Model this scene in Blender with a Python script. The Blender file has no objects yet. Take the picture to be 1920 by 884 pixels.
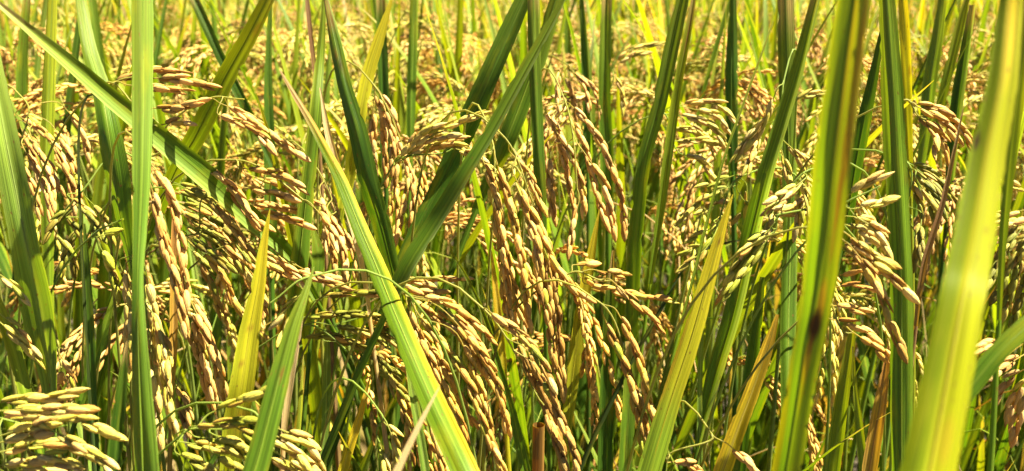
import bpy, math, random
import numpy as np
from mathutils import Vector, Matrix

# ------------------------------------------------------------------ camera, sky, sun, exposure
SC = bpy.context.scene
COL = SC.collection
RNG = random.Random(7)
IMG_W, IMG_H = 1920.0, 884.0
HFOV = math.radians(55.0)
PITCH = math.radians(15.6)
CAM_Z = 1.0
FPX = (IMG_W / 2) / math.tan(HFOV / 2)

cam_data = bpy.data.cameras.new('camera')
cam_data.sensor_width = 36.0
cam_data.lens = 18.0 / math.tan(HFOV / 2)
cam_data.clip_start = 0.01
cam_data.clip_end = 3000.0
cam_data.dof.use_dof = True
cam_data.dof.focus_distance = 0.53
cam_data.dof.aperture_fstop = 14.5
cam = bpy.data.objects.new('camera', cam_data)
COL.objects.link(cam)
cam.location = (0, 0, CAM_Z)
cam.rotation_euler = (math.radians(90) - PITCH, 0, 0)
SC.camera = cam

SUN_AZ, SUN_EL = math.radians(86.0), math.radians(60.0)     # azimuth clockwise from +Y (view direction)
sun_vec = Vector((math.sin(SUN_AZ) * math.cos(SUN_EL), math.cos(SUN_AZ) * math.cos(SUN_EL), math.sin(SUN_EL)))
world = bpy.data.worlds.new('World')
SC.world = world
world.use_nodes = True
wn = world.node_tree
sky = wn.nodes.new('ShaderNodeTexSky')
sky.sky_type = 'NISHITA'
sky.sun_disc = False
sky.air_density = 0.22
sky.dust_density = 0.15
sky.ozone_density = 0.6
sky.sun_elevation = SUN_EL
sky.sun_rotation = SUN_AZ
wn.links.new(sky.outputs[0], wn.nodes['Background'].inputs[0])
wn.nodes['Background'].inputs[1].default_value = 0.05
sun_data = bpy.data.lights.new('sun', 'SUN')
sun_data.energy = 5.0
sun_data.angle = math.radians(0.5)
sun_data.color = (1.0, 0.91, 0.72)
sun = bpy.data.objects.new('sun', sun_data)
COL.objects.link(sun)
sun.location = (0, 0, 5)
sun.rotation_euler = sun_vec.to_track_quat('Z', 'Y').to_euler()
SC.view_settings.view_transform = 'Standard'
SC.view_settings.look = 'None'
SC.view_settings.exposure = 2.6
SC.view_settings.gamma = 1.0
SC.view_settings.use_curve_mapping = False
SC.cycles.max_bounces = 5
SC.cycles.diffuse_bounces = 2
SC.cycles.transmission_bounces = 3
SC.cycles.use_denoising = True

CAM = Vector((0, 0, CAM_Z))
FWD = Vector((0, math.cos(PITCH), -math.sin(PITCH)))
RGT = Vector((1, 0, 0))
UPV = Vector((0, math.sin(PITCH), math.cos(PITCH)))


def at(x, y, d):
    """point of the place seen along a pixel of the photograph, d metres in front of the lens"""
    return CAM + FWD * d + RGT * ((x - IMG_W / 2) / FPX * d) + UPV * ((IMG_H / 2 - y) / FPX * d)


# ------------------------------------------------------------------ materials
def nodes_of(name):
    m = bpy.data.materials.new(name)
    m.use_nodes = True
    nt = m.node_tree
    nt.nodes.clear()
    return m, nt, nt.nodes, nt.links


def leaf_material():
    m, nt, N, L = nodes_of('rice_leaf')
    out = N.new('ShaderNodeOutputMaterial')
    att = N.new('ShaderNodeAttribute'); att.attribute_name = 'col'
    uv = N.new('ShaderNodeUVMap'); uv.uv_map = 'uv'
    inf = N.new('ShaderNodeObjectInfo')
    off = N.new('ShaderNodeVectorMath'); off.operation = 'MULTIPLY_ADD'
    comb = N.new('ShaderNodeCombineXYZ')
    L.new(inf.outputs['Random'], comb.inputs[1])
    L.new(comb.outputs[0], off.inputs[0]); off.inputs[1].default_value = (0, 37, 0)
    L.new(uv.outputs[0], off.inputs[2])

    def noise(scale_vec, scale, detail=3.0):
        mp = N.new('ShaderNodeVectorMath'); mp.operation = 'MULTIPLY'
        L.new(off.outputs[0], mp.inputs[0]); mp.inputs[1].default_value = scale_vec
        t = N.new('ShaderNodeTexNoise'); t.inputs['Scale'].default_value = scale
        t.inputs['Detail'].default_value = detail
        L.new(mp.outputs[0], t.inputs['Vector'])
        return t
    vein = noise((1.0, 0.6, 0), 9.0, 3.0)           # u across is 0..1, v is metres: long streaks
    fine = noise((1.0, 0.25, 0), 30.0, 2.0)
    blot = noise((0.5, 9.0, 0), 3.0, 4.0)
    speck = noise((1.0, 34.0, 0), 7.0, 1.0)

    def ramp(sock, a, b, lo, hi):
        r = N.new('ShaderNodeMapRange'); L.new(sock, r.inputs[0])
        r.inputs[1].default_value = a; r.inputs[2].default_value = b
        r.inputs[3].default_value = lo; r.inputs[4].default_value = hi
        return r.outputs[0]
    v1 = ramp(vein.outputs[0], 0.3, 0.7, 0.68, 1.30)
    v2 = ramp(fine.outputs[0], 0.35, 0.65, 0.76, 1.22)
    mul = N.new('ShaderNodeMath'); mul.operation = 'MULTIPLY'
    L.new(v1, mul.inputs[0]); L.new(v2, mul.inputs[1])
    cm = N.new('ShaderNodeVectorMath'); cm.operation = 'SCALE'
    L.new(att.outputs['Color'], cm.inputs[0]); L.new(mul.outputs[0], cm.inputs['Scale'])
    # yellowish mottling, small brown specks
    mx = N.new('ShaderNodeMix'); mx.data_type = 'RGBA'; mx.blend_type = 'MIX'
    L.new(ramp(blot.outputs[0], 0.54, 0.80, 0.0, 0.55), mx.inputs[0])
    L.new(cm.outputs[0], mx.inputs[6]); mx.inputs[7].default_value = (0.33, 0.31, 0.012, 1)
    mx2 = N.new('ShaderNodeMix'); mx2.data_type = 'RGBA'
    L.new(ramp(speck.outputs[0], 0.69, 0.77, 0.0, 0.8), mx2.inputs[0])
    L.new(mx.outputs[2], mx2.inputs[6]); mx2.inputs[7].default_value = (0.16, 0.085, 0.02, 1)
    b = N.new('ShaderNodeBsdfPrincipled')
    L.new(mx2.outputs[2], b.inputs['Base Color'])
    b.inputs['Roughness'].default_value = 0.42
    b.inputs['Specular IOR Level'].default_value = 0.16
    bump = N.new('ShaderNodeBump'); bump.inputs['Strength'].default_value = 0.5
    bump.inputs['Distance'].default_value = 0.0006
    L.new(fine.outputs[0], bump.inputs['Height'])
    L.new(bump.outputs[0], b.inputs['Normal'])
    tr = N.new('ShaderNodeBsdfTranslucent')
    tc = N.new('ShaderNodeVectorMath'); tc.operation = 'MULTIPLY'
    L.new(mx2.outputs[2], tc.inputs[0]); tc.inputs[1].default_value = (1.65, 1.5, 0.22)
    L.new(tc.outputs[0], tr.inputs[0])
    mix = N.new('ShaderNodeMixShader'); mix.inputs[0].default_value = 0.42
    L.new(b.outputs[0], mix.inputs[1]); L.new(tr.outputs[0], mix.inputs[2])
    L.new(mix.outputs[0], out.inputs[0])
    return m


def grain_material(single):
    m, nt, N, L = nodes_of('rice_grain')
    out = N.new('ShaderNodeOutputMaterial')
    att = N.new('ShaderNodeAttribute'); att.attribute_name = 'col'
    inf = N.new('ShaderNodeObjectInfo')
    tco = N.new('ShaderNodeTexCoord')
    n1 = N.new('ShaderNodeTexNoise'); n1.inputs['Scale'].default_value = 420.0; n1.inputs['Detail'].default_value = 2.0
    if single:      # a grain of its own: ridges run along the husk, stains differ from grain to grain
        mp = N.new('ShaderNodeVectorMath'); mp.operation = 'MULTIPLY_ADD'
        L.new(tco.outputs['Object'], mp.inputs[0]); mp.inputs[1].default_value = (2.2, 26, 26)
        sc = N.new('ShaderNodeMath'); sc.operation = 'MULTIPLY'; sc.inputs[1].default_value = 91.0
        L.new(inf.outputs['Random'], sc.inputs[0]); L.new(sc.outputs[0], mp.inputs[2])
        L.new(mp.outputs[0], n1.inputs['Vector']); n1.inputs['Scale'].default_value = 1.0
    else:
        L.new(tco.outputs['Object'], n1.inputs['Vector'])
    r = N.new('ShaderNodeMapRange'); L.new(n1.outputs[0], r.inputs[0])
    r.inputs[1].default_value = 0.3; r.inputs[2].default_value = 0.7
    r.inputs[3].default_value = 0.68; r.inputs[4].default_value = 1.24
    r2 = N.new('ShaderNodeMapRange'); L.new(inf.outputs['Random'], r2.inputs[0])
    r2.inputs[3].default_value = 0.74; r2.inputs[4].default_value = 1.2
    mu = N.new('ShaderNodeMath'); mu.operation = 'MULTIPLY'
    L.new(r.outputs[0], mu.inputs[0]); L.new(r2.outputs[0], mu.inputs[1])
    cm = N.new('ShaderNodeVectorMath'); cm.operation = 'SCALE'
    L.new(att.outputs['Color'], cm.inputs[0]); L.new(mu.outputs[0], cm.inputs['Scale'])
    b = N.new('ShaderNodeBsdfPrincipled')
    L.new(cm.outputs[0], b.inputs['Base Color'])
    b.inputs['Roughness'].default_value = 0.55
    b.inputs['Specular IOR Level'].default_value = 0.22
    bump = N.new('ShaderNodeBump'); bump.inputs['Strength'].default_value = 0.8
    bump.inputs['Distance'].default_value = 0.0005 if not single else 0.0009
    L.new(n1.outputs[0], bump.inputs['Height']); L.new(bump.outputs[0], b.inputs['Normal'])
    tr = N.new('ShaderNodeBsdfTranslucent')
    tc = N.new('ShaderNodeVectorMath'); tc.operation = 'MULTIPLY'
    L.new(cm.outputs[0], tc.inputs[0]); tc.inputs[1].default_value = (1.3, 1.0, 0.4)
    L.new(tc.outputs[0], tr.inputs[0])
    mix = N.new('ShaderNodeMixShader'); mix.inputs[0].default_value = 0.20
    L.new(b.outputs[0], mix.inputs[1]); L.new(tr.outputs[0], mix.inputs[2])
    L.new(mix.outputs[0], out.inputs[0])
    return m


def ground_material():
    m, nt, N, L = nodes_of('paddy_mud')
    out = N.new('ShaderNodeOutputMaterial')
    tco = N.new('ShaderNodeTexCoord')
    n1 = N.new('ShaderNodeTexNoise'); n1.inputs['Scale'].default_value = 14.0; n1.inputs['Detail'].default_value = 8.0
    n2 = N.new('ShaderNodeTexNoise'); n2.inputs['Scale'].default_value = 90.0; n2.inputs['Detail'].default_value = 3.0
    L.new(tco.outputs['Object'], n1.inputs['Vector']); L.new(tco.outputs['Object'], n2.inputs['Vector'])
    cr = N.new('ShaderNodeValToRGB')
    cr.color_ramp.elements[0].color = (0.018, 0.013, 0.007, 1)
    cr.color_ramp.elements[1].color = (0.07, 0.052, 0.026, 1)
    L.new(n1.outputs[0], cr.inputs[0])
    b = N.new('ShaderNodeBsdfPrincipled'); b.inputs['Roughness'].default_value = 0.85
    L.new(cr.outputs[0], b.inputs['Base Color'])
    bump = N.new('ShaderNodeBump'); bump.inputs['Strength'].default_value = 0.6; bump.inputs['Distance'].default_value = 0.01
    L.new(n2.outputs[0], bump.inputs['Height']); L.new(bump.outputs[0], b.inputs['Normal'])
    L.new(b.outputs[0], out.inputs[0])
    return m


M_LEAF, M_GRAIN, M_HUSK, M_GROUND = leaf_material(), grain_material(False), grain_material(True), ground_material()

# ------------------------------------------------------------------ mesh helpers


def spline(pts, n):
    """Catmull-Rom through rows of pts, n+1 samples evenly spread along the length"""
    P = np.asarray(pts, float)
    if len(P) == 2:
        t = np.linspace(0, 1, n + 1)[:, None]
        return P[0] * (1 - t) + P[1] * t
    Q = np.vstack([2 * P[0] - P[1], P, 2 * P[-1] - P[-2]])
    dense = []
    K = 16
    for i in range(1, len(Q) - 2):
        p0, p1, p2, p3 = Q[i - 1], Q[i], Q[i + 1], Q[i + 2]
        for k in range(K):
            t = k / K
            dense.append(0.5 * (2 * p1 + (p2 - p0) * t + (2 * p0 - 5 * p1 + 4 * p2 - p3) * t * t + (3 * p1 - p0 - 3 * p2 + p3) * t ** 3))
    dense.append(Q[-2])
    D = np.array(dense)
    s = np.concatenate([[0], np.cumsum(np.linalg.norm(np.diff(D[:, :3], axis=0), axis=1))])
    u = np.linspace(0, s[-1], n + 1)
    return np.stack([np.interp(u, s, D[:, c]) for c in range(D.shape[1])], 1)


def new_mesh(name, V, F, C=None, UV=None, mat=None, smooth=True):
    V = np.asarray(V, np.float32); F = np.asarray(F, np.int32)
    me = bpy.data.meshes.new(name)
    k = F.shape[1]
    me.vertices.add(len(V)); me.vertices.foreach_set('co', V.ravel())
    me.loops.add(F.size); me.loops.foreach_set('vertex_index', F.ravel())
    me.polygons.add(len(F))
    me.polygons.foreach_set('loop_start', np.arange(0, F.size, k, dtype=np.int32))
    me.polygons.foreach_set('loop_total', np.full(len(F), k, np.int32))
    if smooth:
        me.polygons.foreach_set('use_smooth', np.ones(len(F), bool))
    if C is not None:
        a = me.attributes.new('col', 'FLOAT_COLOR', 'POINT')
        C4 = np.ones((len(V), 4), np.float32); C4[:, :3] = C
        a.data.foreach_set('color', C4.ravel())
    if UV is not None:
        l = me.uv_layers.new(name='uv')
        l.data.foreach_set('uv', np.asarray(UV, np.float32)[F.ravel()].ravel())
    me.update(calc_edges=True)
    me.validate()
    if mat:
        me.materials.append(mat)
    return me


def norm(a):
    return a / np.maximum(np.linalg.norm(a, axis=-1, keepdims=True), 1e-9)


GREEN = (0.085, 0.205, 0.020)
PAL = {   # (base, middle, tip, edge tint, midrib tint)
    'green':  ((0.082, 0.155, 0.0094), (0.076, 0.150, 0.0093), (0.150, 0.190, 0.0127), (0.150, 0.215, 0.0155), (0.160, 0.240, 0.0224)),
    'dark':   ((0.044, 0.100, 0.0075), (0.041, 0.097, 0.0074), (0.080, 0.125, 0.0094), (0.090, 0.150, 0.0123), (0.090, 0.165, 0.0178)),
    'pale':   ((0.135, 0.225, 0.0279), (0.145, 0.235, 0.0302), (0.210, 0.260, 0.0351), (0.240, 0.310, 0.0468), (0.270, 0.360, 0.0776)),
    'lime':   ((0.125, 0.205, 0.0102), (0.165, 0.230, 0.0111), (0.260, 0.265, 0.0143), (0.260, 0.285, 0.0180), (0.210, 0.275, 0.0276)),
    'yellow': ((0.220, 0.250, 0.0108), (0.340, 0.335, 0.0137), (0.420, 0.330, 0.0156), (0.400, 0.360, 0.0176), (0.360, 0.340, 0.0219)),
    'gold':   ((0.32, 0.30, 0.012), (0.48, 0.35, 0.014), (0.54, 0.32, 0.04), (0.54, 0.38, 0.03), (0.46, 0.38, 0.06)),
    'rust':   ((0.33, 0.24, 0.04), (0.36, 0.19, 0.035), (0.28, 0.13, 0.035), (0.42, 0.26, 0.05), (0.34, 0.22, 0.06)),
    'dry':    ((0.42, 0.31, 0.13), (0.48, 0.35, 0.17), (0.55, 0.40, 0.20), (0.55, 0.42, 0.22), (0.45, 0.34, 0.16)),
    'straw':  ((0.26, 0.19, 0.075), (0.29, 0.21, 0.09), (0.31, 0.23, 0.11), (0.33, 0.25, 0.12), (0.25, 0.18, 0.08)),
    'brown':  ((0.20, 0.12, 0.045), (0.22, 0.115, 0.05), (0.26, 0.16, 0.08), (0.28, 0.17, 0.08), (0.20, 0.12, 0.05)),
    'weed':   ((0.035, 0.06, 0.012), (0.04, 0.06, 0.012), (0.05, 0.055, 0.014), (0.05, 0.07, 0.02), (0.05, 0.07, 0.02)),
}


def leaf_colors(U, Vv, pal, rng, lesions=(), sides=None):
    p = [np.array(c) for c in PAL[pal]]
    j = 1 + (rng.random() - .5) * 0.25
    t = Vv[:, None]
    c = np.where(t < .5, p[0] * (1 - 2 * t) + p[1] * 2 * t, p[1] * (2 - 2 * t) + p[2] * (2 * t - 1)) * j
    if pal in ('green', 'dark', 'lime', 'pale'):
        k0 = .80 + .3 * rng.random(); wt = np.clip((t - k0 + .04 * np.abs(U)[:, None]) / .10, 0, 1) * .9
        c = c * (1 - wt) + np.array((0.40, 0.27, 0.10)) * wt
    e = np.clip((np.abs(U) - .72) / .28, 0, 1)[:, None]
    c = c * (1 - .65 * e) + p[3] * .65 * e
    mr = np.clip(1 - np.abs(U) / .10, 0, 1)[:, None]
    c = c * (1 - .7 * mr) + p[4] * .7 * mr
    if sides is not None:      # yellowing or pale margins, and sunlit or shaded halves painted on some blades: (u0, u1, colour, strength)
        for u0, u1, col, st in sides:
            w = np.clip((U - u0) / (u1 - u0 if u1 != u0 else 1e-6), 0, 1)[:, None] * st
            c = c * (1 - w) + np.array(col) * w
    for lv, lu, ll, lw, col, st in lesions:
        q = ((Vv - lv) / ll) ** 2 + ((U - lu) / lw) ** 2
        w = (np.clip(1.4 - q, 0, 1) * st)[:, None]
        c = c * (1 - w) + np.array(col) * w
    return c


def ribbon(P, W, S, Nn, fold, pal, rng, across=6, lesions=(), sides=None, rip=0.02, bites=False):
    """leaf blade: P centre line, W half widths, S side vectors, Nn normals. returns V,F,C,UV"""
    n = len(P) - 1
    us = np.linspace(-1, 1, across + 1)
    lens = np.concatenate([[0], np.cumsum(np.linalg.norm(np.diff(P, axis=0), axis=1))])
    ph = rng.random() * 6.28
    V, UV, Uu, Vv = [], [], [], []
    for i in range(n + 1):
        v = i / n
        wob = rip * math.sin(v * 17 + ph)
        for u in us:
            h = fold * (abs(u) ** 1.2) + wob * u + 0.05 * math.cos(u * 5 + v * 6 + ph)
            V.append(P[i] + S[i] * (u * W[i]) + Nn[i] * (h * W[i]))
            UV.append((u * .5 + .5, lens[i])); Uu.append(u); Vv.append(v)
    m = across + 1
    F = [(i * m + k, i * m + k + 1, (i + 1) * m + k + 1, (i + 1) * m + k) for i in range(n) for k in range(across)]
    if bites:
        V = [p if abs(u) < .99 else p - S[i // (across + 1)] * (u * W[i // (across + 1)] * (rng.random() * .06 if rng.random() > .035 else .12 + .2 * rng.random())) for i, (p, u) in enumerate(zip(V, Uu))]
    C = leaf_colors(np.array(Uu), np.array(Vv), pal, rng, lesions, sides)
    return np.array(V), np.array(F), C, np.array(UV)


def tube(P, R, sides=6, col=(0.1, 0.2, 0.02), col2=None, cap=True):
    P = np.asarray(P, float); n = len(P)
    R = np.full(n, R) if np.isscalar(R) else np.asarray(R, float)
    T = norm(np.gradient(P, axis=0))
    ref = np.array([0.3, 0.9, 0.31])
    A = norm(np.cross(T, ref)); B = np.cross(T, A)
    an = np.linspace(0, 2 * math.pi, sides, endpoint=False)
    V = (P[:, None, :] + R[:, None, None] * (A[:, None, :] * np.cos(an)[None, :, None] + B[:, None, :] * np.sin(an)[None, :, None])).reshape(-1, 3)
    F = [(i * sides + k, i * sides + (k + 1) % sides, (i + 1) * sides + (k + 1) % sides, (i + 1) * sides + k) for i in range(n - 1) for k in range(sides)]
    c1 = np.array(col); c2 = np.array(col2 if col2 is not None else col)
    t = np.repeat(np.linspace(0, 1, n), sides)[:, None]
    C = c1 * (1 - t) + c2 * t
    lens = np.concatenate([[0], np.cumsum(np.linalg.norm(np.diff(P, axis=0), axis=1))])
    UV = np.stack([np.tile(np.arange(sides) / sides, n), np.repeat(lens, sides)], 1)
    return V, np.array(F), C, UV


def join(parts):
    V, F, C, UV, o = [], [], [], [], 0
    for v, f, c, u in parts:
        V.append(v); F.append(np.asarray(f) + o); C.append(c); UV.append(u); o += len(v)
    return np.vstack(V), np.vstack(F), np.vstack(C), np.vstack(UV)


# grain of rice in its husk: long axis +X from 0 to 1, widest at two fifths, keeled along the back
def grain_template(sides, rings):
    V = [(0, 0, 0)]
    for x, r in rings:
        for k in range(sides):
            a = 2 * math.pi * k / sides
            keel = 1.0 + 0.13 * math.cos(2 * a)
            V.append((x, r * math.cos(a) * keel, r * math.sin(a) * 0.74 + 0.10 * math.sin(x * 3.14)))
    V.append((1.0, 0, 0.02))
    F = [(0, 1 + (k + 1) % sides, 1 + k) for k in range(sides)]
    for i in range(len(rings) - 1):
        for k in range(sides):
            a, b = 1 + i * sides + k, 1 + i * sides + (k + 1) % sides
            c, d = a + sides, b + sides
            F += [(a, b, d), (a, d, c)]
    e = len(V) - 1; s = 1 + (len(rings) - 1) * sides
    F += [(s + k, s + (k + 1) % sides, e) for k in range(sides)]
    return np.array(V, float), np.array(F)


G_NEAR = grain_template(6, [(.04, .44), (.18, .84), (.45, 1.0), (.72, .76), (.91, .32)])
G_MID = grain_template(5, [(.08, .5), (.42, 1.0), (.80, .62)])
G_FAR = grain_template(4, [(.42, 1.0)])

GRAIN_TINT = {
    'gold':  [(0.50, 0.305, 0.058), (0.45, 0.255, 0.042), (0.56, 0.365, 0.085), (0.40, 0.215, 0.032), (0.48, 0.325, 0.048), (0.34, 0.165, 0.026)],
    'tan':   [(0.53, 0.340, 0.090), (0.48, 0.285, 0.062), (0.59, 0.395, 0.125), (0.44, 0.235, 0.048), (0.53, 0.305, 0.075), (0.36, 0.185, 0.036)],
    'pale':  [(0.52, 0.405, 0.090), (0.48, 0.405, 0.062), (0.58, 0.460, 0.140), (0.44, 0.370, 0.050), (0.54, 0.360, 0.090), (0.40, 0.345, 0.042)],
    'green': [(0.36, 0.345, 0.035), (0.30, 0.315, 0.026), (0.45, 0.395, 0.060), (0.26, 0.285, 0.020), (0.43, 0.310, 0.045), (0.35, 0.225, 0.030)],
    'olive': [(0.24, 0.225, 0.022), (0.19, 0.195, 0.018), (0.31, 0.255, 0.032), (0.40, 0.285, 0.050), (0.19, 0.150, 0.016), (0.28, 0.240, 0.026)],
    'brown': [(0.33, 0.190, 0.036), (0.27, 0.145, 0.026), (0.40, 0.245, 0.052), (0.23, 0.115, 0.020), (0.45, 0.285, 0.065), (0.30, 0.170, 0.032)],
}
GW, GL = 0.00162, 0.0099    # half width and length of a grain


def grain_cols(T, tint, k, rng):
    c = np.array(GRAIN_TINT[tint][k]) * np.array((1.14, 1.15, 1.18))
    x = T[:, 0:1]
    base = np.array((0.30, 0.32, 0.07)) if tint in ('green', 'pale', 'olive') else np.array((0.34, 0.22, 0.06))
    tip = c * np.array((0.78, 0.62, 0.5))
    w0 = np.clip(1 - x / .18, 0, 1) * .7; w1 = np.clip((x - .82) / .18, 0, 1) * .8
    c = c[None, :] * (1 - w0) + base * w0
    return c * (1 - w1) + tip * w1


GRAIN_MESH = {}
for tint in GRAIN_TINT:
    for k in range(6):
        T = G_NEAR[0].copy()
        if k == 3: T[:, 1] *= .78; T[:, 2] *= .8
        if k == 5: T[:, 1] *= .6; T[:, 2] *= .55
        T[:, 2] += (0.06 * (k % 3) - .05) * np.sin(T[:, 0] * 3.14) / 1.0
        V = T * np.array([1.0, GW / GL, GW / GL])
        GRAIN_MESH[tint, k] = new_mesh('grain_' + tint, V, G_NEAR[1], grain_cols(G_NEAR[0], tint, k, RNG), None, M_HUSK)


def strand_frames(P, rng, spacing=0.0042, spread=9):
    """places of the grains along a panicle branch: (point, X axis, Y axis, Z axis, length)"""
    seg = np.linalg.norm(np.diff(P, axis=0), axis=1); s = np.concatenate([[0], np.cumsum(seg)])
    T = norm(np.gradient(P, axis=0))
    L = s[-1]; out = []
    x = 0.002 + rng.random() * 0.003; i = 0
    phi0 = rng.random() * 6.28
    while x < L - 0.002:
        p = np.array([np.interp(x, s, P[:, c]) for c in range(3)])
        t = norm(np.array([np.interp(x, s, T[:, c]) for c in range(3)]))
        a = norm(np.cross(t, np.array([0.31, 0.9, 0.2]))); b = np.cross(t, a)
        ph = phi0 + i * 2.55 + (rng.random() - .5) * .8
        r = a * math.cos(ph) + b * math.sin(ph)
        ang = math.radians(spread * (0.55 + .9 * rng.random()))
        if x > L - 0.012: ang *= .5
        X = norm(t * math.cos(ang) + r * math.sin(ang))
        Y = norm(np.cross(r, X)); Z = np.cross(X, Y)
        ln = GL * (0.90 + .22 * rng.random())
        out.append((p + r * 0.0008, X, Y, Z, ln))
        x += spacing * (0.8 + .45 * rng.random()); i += 1
    return out


def joined_grains(frames, tint, rng, tmpl):
    T, F0 = tmpl
    V, F, C = [], [], []
    for k, (p, X, Y, Z, ln) in enumerate(frames):
        R = np.stack([X * ln, Y * GW * (.85 + .3 * rng.random()), Z * GW], 0)
        V.append(p + T @ R); F.append(F0 + k * len(T))
        C.append(grain_cols(T, tint, rng.randrange(6), rng) * (0.82 + .34 * rng.random()))
    V = np.vstack(V); 
    return V, np.vstack(F), np.vstack(C), np.zeros((len(V), 2))


# ------------------------------------------------------------------ object helpers
def link(name, data, parent=None, loc=(0, 0, 0)):
    o = bpy.data.objects.new(name, data); COL.objects.link(o)
    o.location = loc
    if parent: o.parent = parent
    return o


def thing(name, label, cat, loc, group=None):
    o = link(name, None, None, loc)
    o.empty_display_size = 0.02
    o['label'] = label; o['category'] = cat
    if group: o['group'] = group
    return o


# ------------------------------------------------------------------ the ground
gm = bpy.data.meshes.new('ground')
g_n = 60
xs = np.concatenate([np.linspace(-400, -6, 8), np.linspace(-5, 5, 41), np.linspace(6, 400, 8)])
ys = np.concatenate([np.linspace(-300, -3, 6), np.linspace(-2, 8, 41), np.linspace(9, 600, 10)])
rr = np.random.RandomState(3)
GV = np.array([(x, y, rr.uniform(-.015, .012)) for y in ys for x in xs])
nx = len(xs)
GF = np.array([(j * nx + i, j * nx + i + 1, (j + 1) * nx + i + 1, (j + 1) * nx + i) for j in range(len(ys) - 1) for i in range(nx - 1)])
ground = link('ground', new_mesh('ground', GV, GF, None, None, M_GROUND))
ground['kind'] = 'structure'
ground['label'] = 'dark damp paddy mud under the rice plants'

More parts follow.
